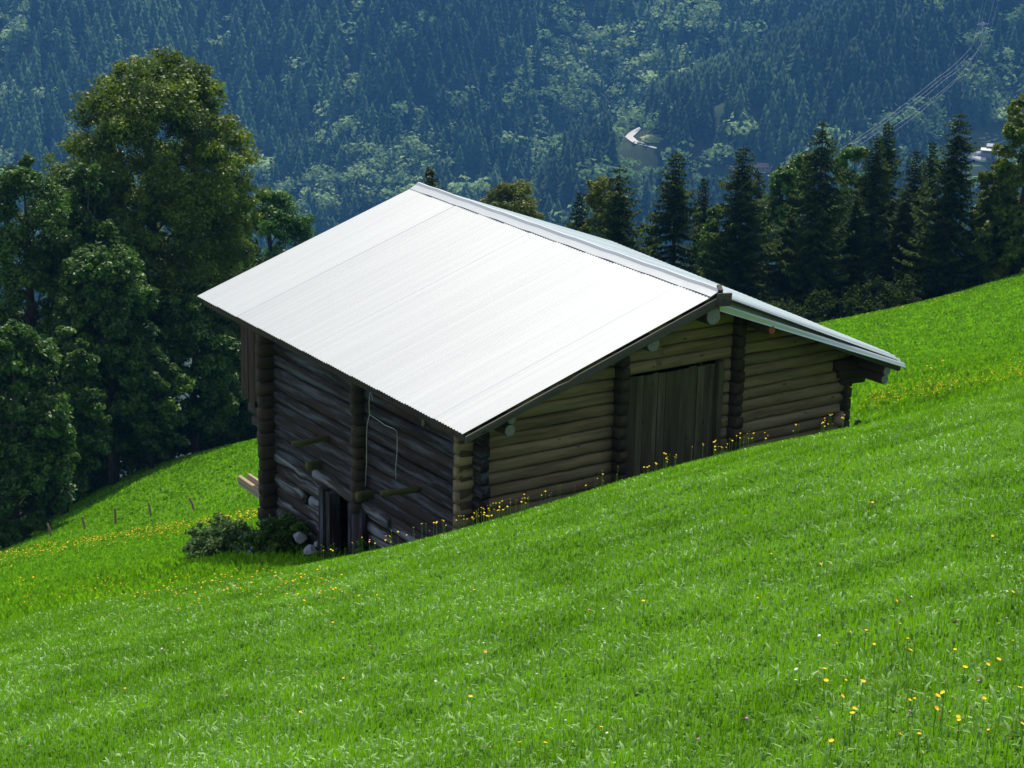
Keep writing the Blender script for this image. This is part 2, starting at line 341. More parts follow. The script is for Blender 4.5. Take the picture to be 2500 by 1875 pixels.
scatter('spruce_forest',ok&~isd,[tpl_conifer(i) for i in range(6)],M_farcon,'dark blue-green spruce forest covering the far mountainside',1.35)
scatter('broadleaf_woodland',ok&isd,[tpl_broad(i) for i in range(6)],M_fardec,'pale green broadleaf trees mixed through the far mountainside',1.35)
def drape(name,pts,mt,off=.8):
    V=[];T=[]
    for x,y,wd in pts:
        k=[q for q in range(len(pts)) if pts[q][:2]==(x,y)][0];a=pts[max(k-1,0)];b=pts[min(k+1,len(pts)-1)]
        tx_,ty_=b[0]-a[0],b[1]-a[1];ln=math.hypot(tx_,ty_)+1e-6
        for s in(-1,1):
            p=fhit(x-s*wd*ty_/ln,y+s*wd*.62*tx_/ln);V.append(p+np.array([0,0,off]))
    T=[(2*i,2*i+1,2*i+3,2*i+2) for i in range(len(pts)-1)]
    o=link(name,fastmesh(name,np.array(V),np.array(T)),mt);tag(o,kind='structure');return o
def dens(R,n=5):
    out=[]
    for (a,b) in zip(R[:-1],R[1:]):
        for t in np.linspace(0,1,n)[:-1]:out.append(tuple(np.array(a)*(1-t)+np.array(b)*t))
    return out+[R[-1]]
for R in RDS: drape('road',dens(R),M_gravel,1.2)
def patch(x,y,a,b,mt):
    V=[];ys=np.linspace(y-b,y+b,9);xs=np.linspace(-1,1,15)
    for j,yy in enumerate(ys):
        hw=a*math.sqrt(max(.15,1-((yy-y)/b)**2*.8))
        for s in xs: V.append(fhit(x+s*hw+4*math.sin(j*1.7),yy)+np.array([0,0,.5]))
    i=np.arange(9*15).reshape(9,15);T=np.stack([i[:-1,:-1],i[:-1,1:],i[1:,1:],i[1:,:-1]],-1).reshape(-1,4)
    o=link('pasture',fastmesh('pasture',np.array(V),T),mt);tag(o,kind='structure')
patch(1592,340,28,10,M_clear2);patch(1705,392,26,6,M_clear);patch(1862,402,40,9,M_gravelbank);patch(2400,335,80,16,M_clear2);patch(2378,412,44,22,M_clear)
drape('farmyard',dens([(2372,376,0.1),(2374,379,32),(2374,386,36),(2370,388,.1)],3),M_gravel,1.0)
M_wallw=flat('farm_wall',(.16,.11,.08),.8,.2,.5);M_roofp=flat('pale_farm_roof',(.45,.45,.40),.6,.08,.4);M_roofg=flat('grey_farm_roof',(.13,.14,.17),.6,.1,.4);M_rooft=flat('brick_red',(.20,.12,.09),.8,.2,.5)
def farm(name,px_,py_,L_,W_,h_,ang,mr,mw,label,gable=1.8):
    p=fhit(px_,py_);root=empty(name,p);tag(root,label,'building');root.rotation_euler=(0,0,ang)
    mb=MB();a,b=L_/2,W_/2
    v=[(-a,-b,-3),(a,-b,-3),(a,b,-3),(-a,b,-3),(-a,-b,h_),(a,-b,h_),(a,b,h_),(-a,b,h_),(-a,0,h_+gable),(a,0,h_+gable)]
    mb.add(v,[(0,1,5,4),(2,3,7,6),(1,2,6,9,5),(3,0,4,8,7)]);mb.build('wall',mw,root)
    mb=MB();e=.9;sl_=gable/b
    for s in(-1,1):
        v=[(-a-e,s*(b+e),h_-e*sl_+.1),(a+e,s*(b+e),h_-e*sl_+.1),(a+e,0,h_+gable+.1),(-a-e,0,h_+gable+.1)];v+=[(x,y,z+.25) for x,y,z in v]
        mb.add(v,[(0,1,2,3),(7,6,5,4),(0,4,5,1),(1,5,6,2),(3,2,6,7),(0,3,7,4)])
    mb.build('roof',mr,root)
    for s in(-.5,0,.5): 
        mb=MB();v=[(s*a-.6,-b-.06,1),(s*a+.6,-b-.06,1),(s*a+.6,-b-.06,2.3),(s*a-.6,-b-.06,2.3)];mb.add(v,[(0,1,2,3)]);mb.build('window',M_dark,root)
    return root
A0=-yaw
farm('farm_building',2410,376,7,6,3,A0-.35,M_roofp,M_wallw,'small far farm building with a pale roof beside the yard',1.0)
farm('farm_building',2426,370,8,7,4,A0-.35,M_roofg,M_wallw,'small far farm building with a grey roof above the yard',1.2)
farm('valley_building',1862,414,11,5,2.5,A0,M_rooft,M_wallw,'tiny red brown roofed building beyond the spruces on the valley floor')
# pylon and cables
p=fhit(2390,168);pyl=empty('pylon',p);tag(pyl,'slender lattice pylon on the far wooded slope at the top right','pylon')
mb=MB();hp=34
for sx in(-1,1):
    for sy in(-1,1): tube(mb,[(sx*2.2,sy*2.2,-2),(sx*.5,sy*.5,hp)],.07,4)
for k in range(8):
    z0=k*hp/8;z1=z0+hp/8;a=2.2-1.7*z0/hp;b=2.2-1.7*z1/hp
    for s in(-1,1): tube(mb,[(-a*s,-a,z0),(b*s,-b,z1)],.04,3);tube(mb,[(-a*s,a,z0),(b*s,b,z1)],.04,3);tube(mb,[(a,-a*s,z0),(b,b*s,z1)],.04,3)
mb.build('lattice_mast',M_line,pyl)
for z in(hp-2,hp-9):
    mb=MB();tube(mb,[(-6,0,z),(6,0,z)],.08,4);tube(mb,[(-6,0,z),(0,0,z+1.2),(6,0,z)],.06,4);o=mb.build('cross_arm',M_line,pyl);o.rotation_euler=(0,0,A0+.5)
top=[((2405,-20),(2374,112)),((2413,-20),(2383,100)),((2432,-20),(2398,104)),((2442,-20),(2409,106))]
low=[((2374,112),(2288,190),(2050,366)),((2364,134),(2300,190),(2062,366)),((2383,128),(2312,190),(2080,366)),((2398,104),(2337,190),(2150,330)),((2378,160),(2344,188),(2170,330))]
k=0
for c in top+low:
    Ds=[1150,1180] if len(c)==2 else [1180,1150,1060];mb=MB();P_=[]
    pts=[atd(q[0],q[1],D_) for q,D_ in zip(c,Ds)]
    for a,b in zip(pts[:-1],pts[1:]):
        for t in np.linspace(0,1,7)[:-1]:P_.append(a*(1-t)+b*t-np.array([0,0,1.6*4*t*(1-t)]))
    P_.append(pts[-1]);tube(mb,P_,.055,4);o=mb.build('power_line',M_line)
    which=['leftmost','second','third','rightmost'][k] if k<4 else ['topmost','second','middle','fourth','lowest'][k-4]
    tag(o,(f'{which} of the four steep overhead wires at the top right edge' if k<4 else f'{which} of the five slanting overhead wires running down behind the spruces'),'wire','overhead wires above the far slope');k+=1
# ------------------------------------------------------------------ barn
L=8.8941;sL=4.6;sR=4.13839;h=1.51616;hR=1.6468
C_,B_,D_,A2,E_,F_=[np.array(v,float) for v in((0,0,0),(0,L,.2323),(-sL,0,-h),(-sL,L,-h+.1149),(sR,0,-hR),(4.55,8.7,-1.30))]
def RL(s,t): return (C_*(1-s)+B_*s)*(1-t)+(D_*(1-s)+A2*s)*t
def RR(s,t): return (C_*(1-s)+B_*s)*(1-t)+(E_*(1-s)+F_*s)*t
barn=empty('barn',(0,0,-4.2));bi=Vector((0,0,4.2))
tag(barn,'dark log hay barn with a bright white corrugated metal roof on the steep meadow','barn')
def bpart(mb,name,mt,smooth=False,parent=None):
    mb.v=[(x,y,z+4.2) for x,y,z in mb.v];return mb.build(name,mt,parent or barn,smooth)
def skin(mb,fn,ns,nt_,s0,s1,t0,t1,amp,waves,off=0.,step=None,tf=None,curl=None):
    """corrugated sheet, with a thin underside"""
    v=[];g=[];tt=[]
    for lay in(0,1):
        for i in range(ns+1):
            s=s0+(s1-s0)*i/ns
            for j in range(nt_+1):
                t=t0+(t1-t0)*j/nt_;p=fn(s,t);z=amp*math.cos(2*math.pi*waves*s)+off-(.004 if lay else 0)
                if step:z+=step(s)
                p=p+np.array([0,0,z])
                if curl:p=curl(p,s,t)
                v.append(p);g.append((t*5,s*9,0));tt.append(tf(s) if tf else .6)
    K=nt_+1;n0=(ns+1)*K;f=[]
    for i in range(ns):
        for j in range(nt_):
            a=i*K+j;f.append((a,a+1,a+K+1,a+K));f.append((n0+a,n0+a+K,n0+a+K+1,n0+a+1))
    mb.add(v,f,tt,g)
nsh=11;rs=np.random.default_rng(5);tv=rs.uniform(.46,.66,400);sub=rs.uniform(-.12,.12,400)
mb=MB();skin(mb,RL,117*8,14,0,1,.022,1,.0068,117,.02,step=lambda s:.010*((s*nsh)%1),tf=lambda s:float(np.clip(tv[int(s*nsh)]+sub[int(s*117)]+(-.9 if (s*nsh)%1<.016 else 0)+.25,0,1)))
o=bpart(mb,'roof_sheet',M_roof,True);o['label']='white corrugated sheet roof slope facing the viewer'
def curl(p,s,t):
    y0=.42
    if p[1]<y0:
        q=(y0-p[1])/.50;p=p+np.array([0,.22*q*q*(.3+.7*(1-t)),-.26*q**1.7*(1-.62*t)])
    return p
mb=MB();skin(mb,RR,61*8,16,-.012,1,.03,1,.026,61,.02,tf=lambda s:.6,curl=curl)
o=bpart(mb,'roof_sheet',M_grassrefl,True);o['label']='corrugated sheet roof slope tinted with painted grass reflection, turned away from the viewer'
# ridge cap
mb=MB();v=[];g=[];n=24
for i in range(n+1):
    s=i/n
    for (fn,t,z) in((RL,.041,.040),(RL,.022,.048),(RL,.012,.054),(RL,.004,.085),(RR,.004,.085),(RR,.014,.056),(RR,.07,.062)):
        p=fn(s,t)+np.array([0,0,z+.006*math.sin(i*2.1)]);v.append(p);g.append((s*9,t*3,0))
f=[(i*7+j,i*7+j+1,(i+1)*7+j+1,(i+1)*7+j) for i in range(n) for j in range(6)]
mb.add(v,f,.8,g);bpart(mb,'ridge_cap',M_cap)
# roof boards + fascia
mb=MB()
for fn in(RL,RR):
    v=[];g=[]
    for lay in(0,1):
        for s,t in((.012,.0),(.985,.0),(.985,.975),(.012,.975)): 
            p=fn(s,t);v.append(p+np.array([0,0,-.025-.035*lay]));g.append(p)
    mb.add(v,[(0,3,2,1),(4,5,6,7),(0,1,5,4),(1,2,6,5),(2,3,7,6),(3,0,4,7)],.2,g)
bpart(mb,'roof_boards',M_dark)
mb=MB();n=26;v=[];g=[];rs=np.random.default_rng(9)
for i in range(n+1):
    t=i/n*.995;p=RL(0,t);top=.012 + (.02 if .52<t<.60 else 0);dep=.17-.05*t+rs.normal(0,.004)
    for dy,z in((-.045,top-.03),(-.012,top-.03),(-.012,-dep),(-.045,-dep)): v.append(p+np.array([0,dy,z+(-.02*(.5<t<.62))]));g.append((t*4.6,dy,z))
f=[(i*4+j,i*4+(j+1)%4,(i+1)*4+(j+1)%4,(i+1)*4+j) for i in range(n) for j in range(4)]+[(0,3,2,1),(n*4,n*4+1,n*4+2,n*4+3)]
mb.add(v,f,.35,g)
a0=RL(0,0);box(mb,a0+np.array([-.10,-.06,-.07]),a0+np.array([.16,-.06,-.09]),.05,.20,.2)
box(mb,a0+np.array([-.02,-.03,.03]),a0+np.array([.05,.10,.08]),.07,.09,.1)
bpart(mb,'verge_board',M_fascia)
mb=MB()
box(mb,RR(.012,.62)+np.array([0,0,-.13]),RR(.012,.985)+np.array([0,0,-.13]),.04,.15,.4)
bpart(mb,'verge_board',M_fascia)
mb=MB();box(mb,RL(.01,.985)+np.array([.03,0,-.10]),RL(.99,.985)+np.array([.03,0,-.10]),.04,.10,.3);bpart(mb,'eave_board',M_dark)
mb=MB();box(mb,RR(.01,.985)+np.array([0,0,-.12]),RR(.99,.985)+np.array([0,0,-.12]),.05,.14,.3);bpart(mb,'eave_board',M_dark)
def roofz(x,y):
    s=y/L
    if x<0: return RL(s,-x/sL)[2]-.09
    return RR(s,x/(sR+.4*s))[2]-.09
# --- front wall logs
YF=.80;SP=.1925;xL,xR=-3.92,3.62;xc1,xc2=-1.23,1.04;dl,dr=-1.10,.74;doorTop=-1.37
mb=MB();z=doorTop+SP*.5+.012;zs=[];zz_=z
while zz_>-5.0:zs.append(zz_);zz_-=SP
zu=z+SP
while zu<-.15:zs.append(zu);zu+=SP
def xlim(z,side):
    k=np.linspace(0,4.6,400)
    if side<0:
        v=[q for q in k if roofz(-q,YF)>z];return -(max(v) if v else 0)
    v=[q for q in k if roofz(q,YF)>z];return max(v) if v else 0
for z in zs:
    a=max(xL-.24,xlim(z,-1));b=min(xR+.02,xlim(z,1));tn=random.uniform(.25,.85);th=.15
    if b-a<.4:continue
    al=.010  # slight settling of the left bay
    if z<doorTop:
        log(mb,(a,YF+th/2,z-.0),(xc1,YF+th/2,z+.0),SP*.968,th,tn,10,2.9);log(mb,(xc2-.17,YF+th/2,z+.01),(b,YF+th/2,z+.035),SP*.968,th,random.uniform(.25,.85),10,2.9)
    else:
        log(mb,(a,YF+th/2,z),((dl+dr)/2+random.uniform(-.3,.3),YF+th/2,z+.005),SP*.968,th,tn,9,2.9)
        log(mb,((dl+dr)/2-.35,YF+th/2+.004,z+.003),(b,YF+th/2+.004,z+.02),SP*.968,th,tn,9,2.9)
o=bpart(mb,'log_wall',M_front,True);o['label']='brown grey log wall around the big plank door'
# cross-wall log ends sticking out of the front
def ends(name,x,y,axis,z0,z1,sp,proud,wd,mt,off=.5,ht=.97,rt=.022):
    mb=MB();z=z0
    while z<z1:
        if axis=='y':
            q=proud+random.uniform(-rt,rt);log(mb,(x,y+.3,z),(x+random.uniform(-.01,.01),y-q,z),sp*ht*random.uniform(.92,1.04),wd*random.uniform(.92,1.05),random.uniform(.1,.6),3,5.5,.003)
        else:
            q=proud+random.uniform(-rt,rt);log(mb,(x+.3,y,z),(x-q,y+random.uniform(-.01,.01),z),sp*ht*random.uniform(.92,1.04),wd*random.uniform(.92,1.05),random.uniform(.1,.6),3,5.5,.003)
        z+=sp
    return bpart(mb,name,mt,True)
ends('cross_wall_ends',xc1-.03,YF,'y',-4.9,roofz(xc1,YF)-.06,SP,.17,.16,M_dark)
ends('cross_wall_ends',xc2+.03,YF,'y',-4.9,roofz(xc2,YF)-.06,SP,.17,.16,M_dark)
ends('corner_log_ends',xL+.08,YF,'y',-5.0,-1.5,.21,.22,.16,M_side)
ends('corner_log_ends',xR-.02,YF,'y',-4.9,-1.75,.20,.05,.16,M_dark,rt=.01,ht=1.0)
mb=MB();log(mb,(xR+.05,YF+.2,-2.72),(3.05,YF-.42,-2.62),.17,.17,.5,4);bpart(mb,'log_stub',M_front,True)
# --- left wall (x = xL), two storeys
YB=7.45;mb=MB();sp=.215;z=-1.62;k=0
win=(6.0,6.2,-4.55,-4.38);dz0=-4.02;dy0,dy1=4.05,5.42
while z>-4.0:
    for a,b in((YF-.02,4.1),(4.02,YB+.05)):
        log(mb,(xL+.08,a,z+random.uniform(-.01,.01)),(xL+.08,b,z+random.uniform(-.01,.01)),sp*.98,.15,random.uniform(.1,.95),9,2.5,.005)
    z-=sp*random.uniform(.94,1.05)
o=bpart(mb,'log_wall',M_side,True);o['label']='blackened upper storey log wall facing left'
mb=MB();z=-4.07
while z>-6.4:
    t_=random.uniform(.2,1)
    log(mb,(xL+.08,YF-.02,z+.02),(xL+.08,dy0-.05,z),sp*.97,.15,t_*.7,7,2.3,.012)
    if abs(z+4.47)<.13:
        log(mb,(xL+.08,dy1,z),(xL+.08,6.0,z),sp*.97,.16,t_,5,2.3,.012);log(mb,(xL+.08,6.2,z),(xL+.08,YB+.05,z+.02),sp*.97,.16,t_,5,2.3,.012)
    else: log(mb,(xL+.08,dy1,z),(xL+.08,YB+.05,z+.02),sp*.97,.16,t_,9,2.3,.014)
    z-=sp*random.uniform(.9,1.08)
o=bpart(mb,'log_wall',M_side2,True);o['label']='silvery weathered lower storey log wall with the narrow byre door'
mb=MB();log(mb,(xL+.04,3.2,-4.0),(xL+.04,5.75,-3.92),.19,.2,.7,8,2.6);bpart(mb,'door_lintel',M_side2,True)
# inner darkness: back and right walls, floor between storeys
mb=MB();z=-5.9
while z<-.2:
    a=max(xL,xlim(z,-1)+.1);b=min(xR,xlim(z,1)-.1)
    if b-a>.4: log(mb,(a,YB,z),(b,YB,z),.24,.16,.4,4)
    z+=.235
o=bpart(mb,'log_wall',M_side,True);o['label']='rear gable log wall, mostly hidden'
mb=MB();z=-5.4
while z<-1.75: log(mb,(xR-.06,YF,z),(xR-.06,YB,z),.24,.16,.4,4);z+=.235
o=bpart(mb,'log_wall',M_side,True);o['label']='uphill side log wall, mostly hidden'
mb=MB();v=[(xL+.1,YF+.1,-4.05),(xR-.1,YF+.1,-4.05),(xR-.1,YB-.1,-4.05),(xL+.1,YB-.1,-4.05)];v+=[(a,b,c-.06) for a,b,c in v]
mb.add(v,[(0,1,2,3),(7,6,5,4),(0,4,5,1),(1,5,6,2),(2,6,7,3),(3,7,4,0)]);bpart(mb,'hay_floor',M_dark)
ends('corner_log_ends',xL,YF+.08,'x',-5.2,-1.55,.205,.20,.15,M_corner,ht=.90)
ends('corner_log_ends',xL,YB-.08,'x',-6.3,-1.55,.235,.24,.2,M_dark)
ends('cross_wall_ends',xL,4.12,'x',-4.0,-1.55,.19,.16,.17,M_dark)
# front door planks
mb=MB();x=dl+.02;rd=np.random.default_rng(3)
while x<dr-.04:
    wd=rd.uniform(.10,.19);x1=min(x+wd,dr)
    y=YF+.10+rd.uniform(-.012,.012);tp=doorTop-.03-rd.uniform(0,.03)-.02*(x>-.3)*0
    if not(.44<x<.50):
        cx=(x+x1)/2;w_=x1-x-.006
        v=[];g=[];kk=rd.random()*50
        for e_,zz2 in((0,-4.6),(1,tp)):
            for i,j in((-1,-1),(1,-1),(1,1),(-1,1)): v.append((cx+i*w_/2,y+j*.015,zz2));g.append((zz2,i*w_/2+kk,j*.015+kk))
        mb.add(v,[(3,2,1,0),(4,5,6,7),(0,1,5,4),(1,2,6,5),(2,3,7,6),(3,0,4,7)],rd.uniform(.1,.9),g)
    x=x1
o=bpart(mb,'door',M_door);o['label']='wide plank door in the front gable'
mb=MB();box(mb,(.47,YF+.14,-4.6),(.47,YF+.14,-2.62),.07,.02,.2);box(mb,(.47,YF+.14,-2.02),(.47,YF+.14,doorTop),.07,.02,.2);bpart(mb,'door_plank',M_door,parent=None)
mb=MB();box(mb,(dr+.05,YF+.04,-4.8),(dr+.05,YF+.04,doorTop),.10,.10,.5,up=(0,1,0));bpart(mb,'door_post',M_door);mb=MB();box(mb,(dl-.01,YF+.05,-4.8),(dl-.01,YF+.05,doorTop),.05,.10,.3,up=(0,1,0));bpart(mb,'door_post',M_door)
# byre door
mb=MB();box(mb,(xL-.02,5.30,-6.3),(xL-.02,5.30,-4.02),.24,.14,.3,up=(0,1,0));bpart(mb,'door_post',M_side);mb=MB();box(mb,(xL-.03,5.06,-6.3),(xL-.03,5.06,-4.02),.20,.13,.65,up=(0,1,0));bpart(mb,'door_post',M_side);mb=MB();box(mb,(xL-.01,4.02,-6.3),(xL-.01,4.02,-3.98),.16,.14,.2,up=(0,1,0));bpart(mb,'door_post',M_side)
mb=MB()
for i in range(4): yy=4.15+i*.145;box(mb,(xL+.03+.004*i,yy,-6.3),(xL+.03+.004*i,yy,-4.10),.138,.03,random.uniform(.1,.7),up=(1,0,0))
o=bpart(mb,'door',M_side);o['label']='narrow half open byre door in the left wall'
# purlin ends, outriggers, stubs
def purlin(x,z,r,mt,y0=.12,y1=1.0,lab=None):
    mb=MB();tube(mb,[(x,y1,z),(x,.5,z),(x,y0+.03,z),(x,y0,z)],[r,r,r,r*.93],12,.5);o=bpart(mb,'purlin',M_dark,True);mb=MB()
    v=[(x,y0-.004,z)]+[(x+math.cos(q)*r*.92,y0-.004+.003*math.sin(q*3),z+math.sin(q)*r*.92) for q in np.linspace(0,2*math.pi,13)[:-1]]
    mb.add(v,[(0,1+(j+1)%12,1+j) for j in range(12)],.6,[(0,a*4,c*4) for a,b,c in v]);e_=bpart(mb,'end_grain',mt,True,o)
    e_.location=(0,0,0);
    if lab:o['label']=lab
P1=aty(1742,772,.1);purlin(P1[0],P1[2],.145,M_end,.1,lab='thick ridge purlin end with grey cut face')
P1=aty(1595,840,.1);purlin(P1[0],P1[2],.125,M_end,.1,lab='round purlin end halfway down the left verge')
P1=aty(1249,1024,.1);purlin(P1[0],P1[2],.075,M_end,.1);P1=aty(1247,1052,.1);purlin(P1[0],P1[2],.095,M_end,.12)
P1=aty(1885,806,.1);purlin(P1[0],P1[2],.07,M_rust,.1,lab='small reddish purlin end under the right slope')
P1=aty(2165,906,.1);purlin(P1[0],P1[2],.085,M_end,.1,4);P1=aty(2160,928,.1);purlin(P1[0],P1[2]+.01,.085,M_end,.1,4)
mb=MB();log(mb,(3.25,YF-.02,-1.78),(4.05,YF-.06,-1.80),.16,.15,.4,6);log(mb,(3.35,YF-.02,-1.93),(4.15,YF-.06,-1.98),.16,.15,.3,6);log(mb,(3.45,YF-.02,-2.08),(3.92,YF-.04,-2.09),.12,.13,.3,6)
bpart(mb,'eave_bracket',M_dark,True)
def stub(y,z,out,tip,r,mt,name='beam_stub'):
    mb=MB();log(mb,(xL+.1,y,z),(xL-out,y+tip[0],z+tip[1]),r*2,r*1.9,.5,4);bpart(mb,name,mt,True)
stub(5.25,-3.14,.62,(.12,-.03),.045,M_moss);stub(2.3,-3.14,.62,(.1,.0),.045,M_moss)
stub(5.62,-3.70,.22,(0,0),.078,M_moss);stub(3.84,-3.70,.24,(0,0),.078,M_moss)
# boarded gallery behind the rear corner
mb=MB();y=7.62;rd=np.random.default_rng(8)
while y<8.5:
    wd=rd.uniform(.11,.19);box(mb,(xL+.03+rd.uniform(-.01,.01),y+wd/2,-3.25-rd.uniform(-.1,.22)),(xL+.03,y+wd/2,roofz(xL,y)+.02),wd-.008,.03,rd.uniform(.1,.9),up=(1,0,0));y+=wd
x=xL+.05
while x<3.4:
    wd=rd.uniform(.13,.2);box(mb,(x+wd/2,8.52,-3.3-rd.uniform(-.1,.15)),(x+wd/2,8.52,roofz(x,8.5)+.02),wd-.008,.03,rd.uniform(.1,.9),up=(0,1,0));x+=wd
o=bpart(mb,'gallery_boards',M_red);o['label']='reddish vertical boards hanging at the rear left corner'
mb=MB()
for i,(z,e_) in enumerate(((-3.42,8.35),(-3.62,8.2),(-3.84,8.0),(-4.02,7.8))): log(mb,(xL+.08,YB-.2,z),(xL+.08,e_,z),.2,.16,random.uniform(.3,.9),4,2.6)
bpart(mb,'corbel_logs',M_side,True)
# trough
mb=MB();a=np.array((xL-.0,7.3,-4.86));b=np.array((xL-.05,8.45,-4.80));fr=frame(a,b);v=[];g=[];prof=[(-.12,-.1),(.12,-.1),(.13,.07),(.07,.08),(.05,-.02),(-.05,-.02),(-.07,.08),(-.13,.07)]
for e_,P in((0,a),(1,b)):
    for i,j in prof:v.append(P+fr[1]*i+fr[2]*j);g.append((e_,i*4,j*4))
mb.add(v,[(j,(j+1)%8,8+(j+1)%8,8+j) for j in range(8)]+[tuple(range(7,-1,-1)),tuple(range(8,16))],.6,g);o=bpart(mb,'trough_beam',M_trough);o['label']='bleached hollowed beam sticking out behind the rear corner'
# cable
def cab(pts):
    return [atx(*p,xL-.05) if True else 0 for p in pts]
mb=MB();tube(mb,cab([(903,955),(901,985),(902,1012),(896,1040),(895,1075),(895,1130),(892,1188)]),.006,5);tube(mb,cab([(902,1012),(918,1022),(940,1038),(962,1047),(969,1053),(970,1075),(969,1110),(966,1145),(967,1170)]),.006,5);tube(mb,cab([(903,955),(908,966),(910,978)]),.005,5)
bpart(mb,'cable',M_cable,True)
mb=MB();q=atx(1035,1030,xL-.05);tube(mb,[q+np.array([0,0,.075]),q-np.array([0,0,.06])],[.03,.036],8);bpart(mb,'insulator',M_end,True)
# ------------------------------------------------------------------ trees
def leafcloud(cent,rads,nper,size,rg,flat_=.9,tintc=None,squash=.75):
    """leaf quads in clumps; returns V,T,tint"""
    cent=np.asarray(cent);rads=np.asarray(rads);K=len(cent);n=K*nper;ci=np.repeat(np.arange(K),nper)
    v=rg.normal(size=(n,3));v/=np.linalg.norm(v,axis=1)[:,None];rr=rg.random(n)**.42
    NS=8;so=rg.normal(size=(K*NS,3));so/=np.linalg.norm(so,axis=1)[:,None];so*=(.2+.8*rg.random(K*NS))[:,None];sr=.3+.38*rg.random(K*NS);si=ci*NS+rg.integers(0,NS,n)
    p=cent[ci]+(so[si]+v*(sr[si]*rr)[:,None])*rads[ci][:,None]*np.array([1,1,squash])
    nrm=v*.6+rg.normal(size=(n,3))*.6+np.array([0,0,.5]);nrm/=np.linalg.norm(nrm,axis=1)[:,None]
    a=np.cross(nrm,rg.normal(size=(n,3)));a/=np.linalg.norm(a,axis=1)[:,None];b=np.cross(nrm,a)
    s=size*.92*(.6+.8*rg.random(n))[:,None]
    V=np.stack([p+a*s,p+b*s*.55,p-a*s,p-b*s*.55],1).reshape(-1,3);T=np.arange(n*4).reshape(n,4)
    ct=rg.normal(.45,.18,K) if tintc is None else tintc
    t=np.clip(ct[ci]+rg.normal(0,.16,n),0,1);return V,T,np.repeat(t,4)
def broadleaf(name,label,cx,top,D,prof,mt,nleaf=26000,size=.11,seed=0,base=None,group=None,clumps=90,shape_top=1.0,cat='tree',trunk=True):
    """prof: [(photo y, left x, right x)...] crown outline; becomes a solid of revolution-like crown with real depth"""
    rg=np.random.default_rng(seed);t0=atd(cx,top,D);gx0,gy0=t0[0],t0[1];gz0=float(G(gx0,gy0)) if base is None else base
    root=empty(name,(gx0,gy0,gz0));tag(root,label,cat,group)
    Ht=t0[2]-gz0;px2m=D/F
    ys=np.array([q[0] for q in prof],float);xl=np.array([q[1] for q in prof],float);xr=np.array([q[2] for q in prof],float)
    zs_=np.array([atd(cx,y,D)[2] for y in ys])-gz0
    cen=[];rd_=[];lo=zs_.min()
    wts=(xr-xl);
    for _ in range(clumps):
        # sample height weighted by width
        while True:
            z=rg.uniform(lo,Ht);y=np.interp(-z,-zs_,ys);w_=np.interp(y,ys,xr-xl)
            if rg.random()<(w_/wts.max())**1.0:break
        mid=(np.interp(y,ys,xl)+np.interp(y,ys,xr))/2-cx;hw=w_/2*px2m
        cr=min(max(.16*hw+.3,.05*Ht),hw*.55+.1)*rg.uniform(.7,1.15)
        q=rg.random()*2*math.pi;rr=max(hw*1.06-cr*.5,0)*rg.random()**.27
        lx=mid*px2m+rr*math.cos(q);dy=rr*math.sin(q)*.9
        zc=min(z,Ht-cr*.6)
        cen.append((HR[0]*lx+HF[0]*dy,HR[1]*lx+HF[1]*dy,zc));rd_.append(cr)
    V,T,t=leafcloud(cen,rd_,max(1,nleaf//clumps),size,rg)
    link('crown',fastmesh('crown',V,T,t),mt,root)
    if trunk:
        mb=MB();R0=max(.06,Ht*.018);tp=[(0,0,-.5),(rg.normal(0,.1),rg.normal(0,.1),Ht*.35),(rg.normal(0,.25),rg.normal(0,.25),Ht*.75),(0,0,Ht*.93)]
        tube(mb,tp,[R0*1.3,R0,R0*.45,.02],8)
        for i in np.argsort(-np.array(rd_))[:min(26,clumps)]:
            c=np.array(cen[i]);zb=max(Ht*.12,c[2]-np.hypot(c[0],c[1])*.8-.5);b0=np.array((0,0,min(zb,Ht*.8)));m_=(b0+c)/2+np.array([0,0,-.1*np.linalg.norm(c-b0)*.5])
            rr=R0*.32*(1-b0[2]/Ht*.7);tube(mb,[b0,m_,c],[rr,rr*.6,rr*.2],5,cap=False)
        mb.build('trunk',M_bark,root,True)
    return root
LG='broadleaf trees at the lower left meadow edge'
broadleaf('lime_tree','tall domed broadleaf tree, tallest on the left, with olive green leaves',365,113,105,
 [(113,355,400),(140,300,450),(200,235,520),(290,175,565),(370,140,590),(385,130,622),(430,120,610),(520,95,600),(650,90,625),(800,110,640),(960,160,640)],M_lime,230000,.115,1,clumps=420)
broadleaf('ash_tree','pale green feathery tree at the far left edge, top level with the tall tree shoulder',55,385,98,[(385,45,75),(430,-10,110),(520,-60,160),(650,-90,190),(900,-100,200),(1100,-100,180),(1250,-100,160)],M_ash,110000,.12,2,group=LG,clumps=190)
broadleaf('ash_tree','mid green tree standing against the tall tree below its left shoulder',215,400,101,[(400,190,235),(450,130,270),(560,110,320),(700,90,350),(900,80,350),(1120,100,340)],M_ash,85000,.14,3,group=LG,clumps=160)
broadleaf('ash_tree','bushy bright green tree in front of the tall tree trunk',255,600,97,[(600,215,290),(650,150,340),(760,130,370),(900,130,370),(1080,150,350),(1150,180,300)],M_ash,85000,.13,4,group=LG,clumps=160)
broadleaf('ash_tree','nearest leafy tree hanging over the left edge of the meadow',10,790,86,[(790,-30,50),(850,-80,110),(950,-100,145),(1100,-110,160),(1230,-110,145),(1330,-100,110),(1400,-100,40)],M_ash,85000,.13,5,group=LG,clumps=160)
broadleaf('ash_tree','dark tree between the nearest left tree and the bushy bright one',135,800,93,[(800,105,170),(860,60,220),(980,40,250),(1120,40,250),(1240,60,200)],M_ash,45000,.13,6,group=LG,clumps=80)
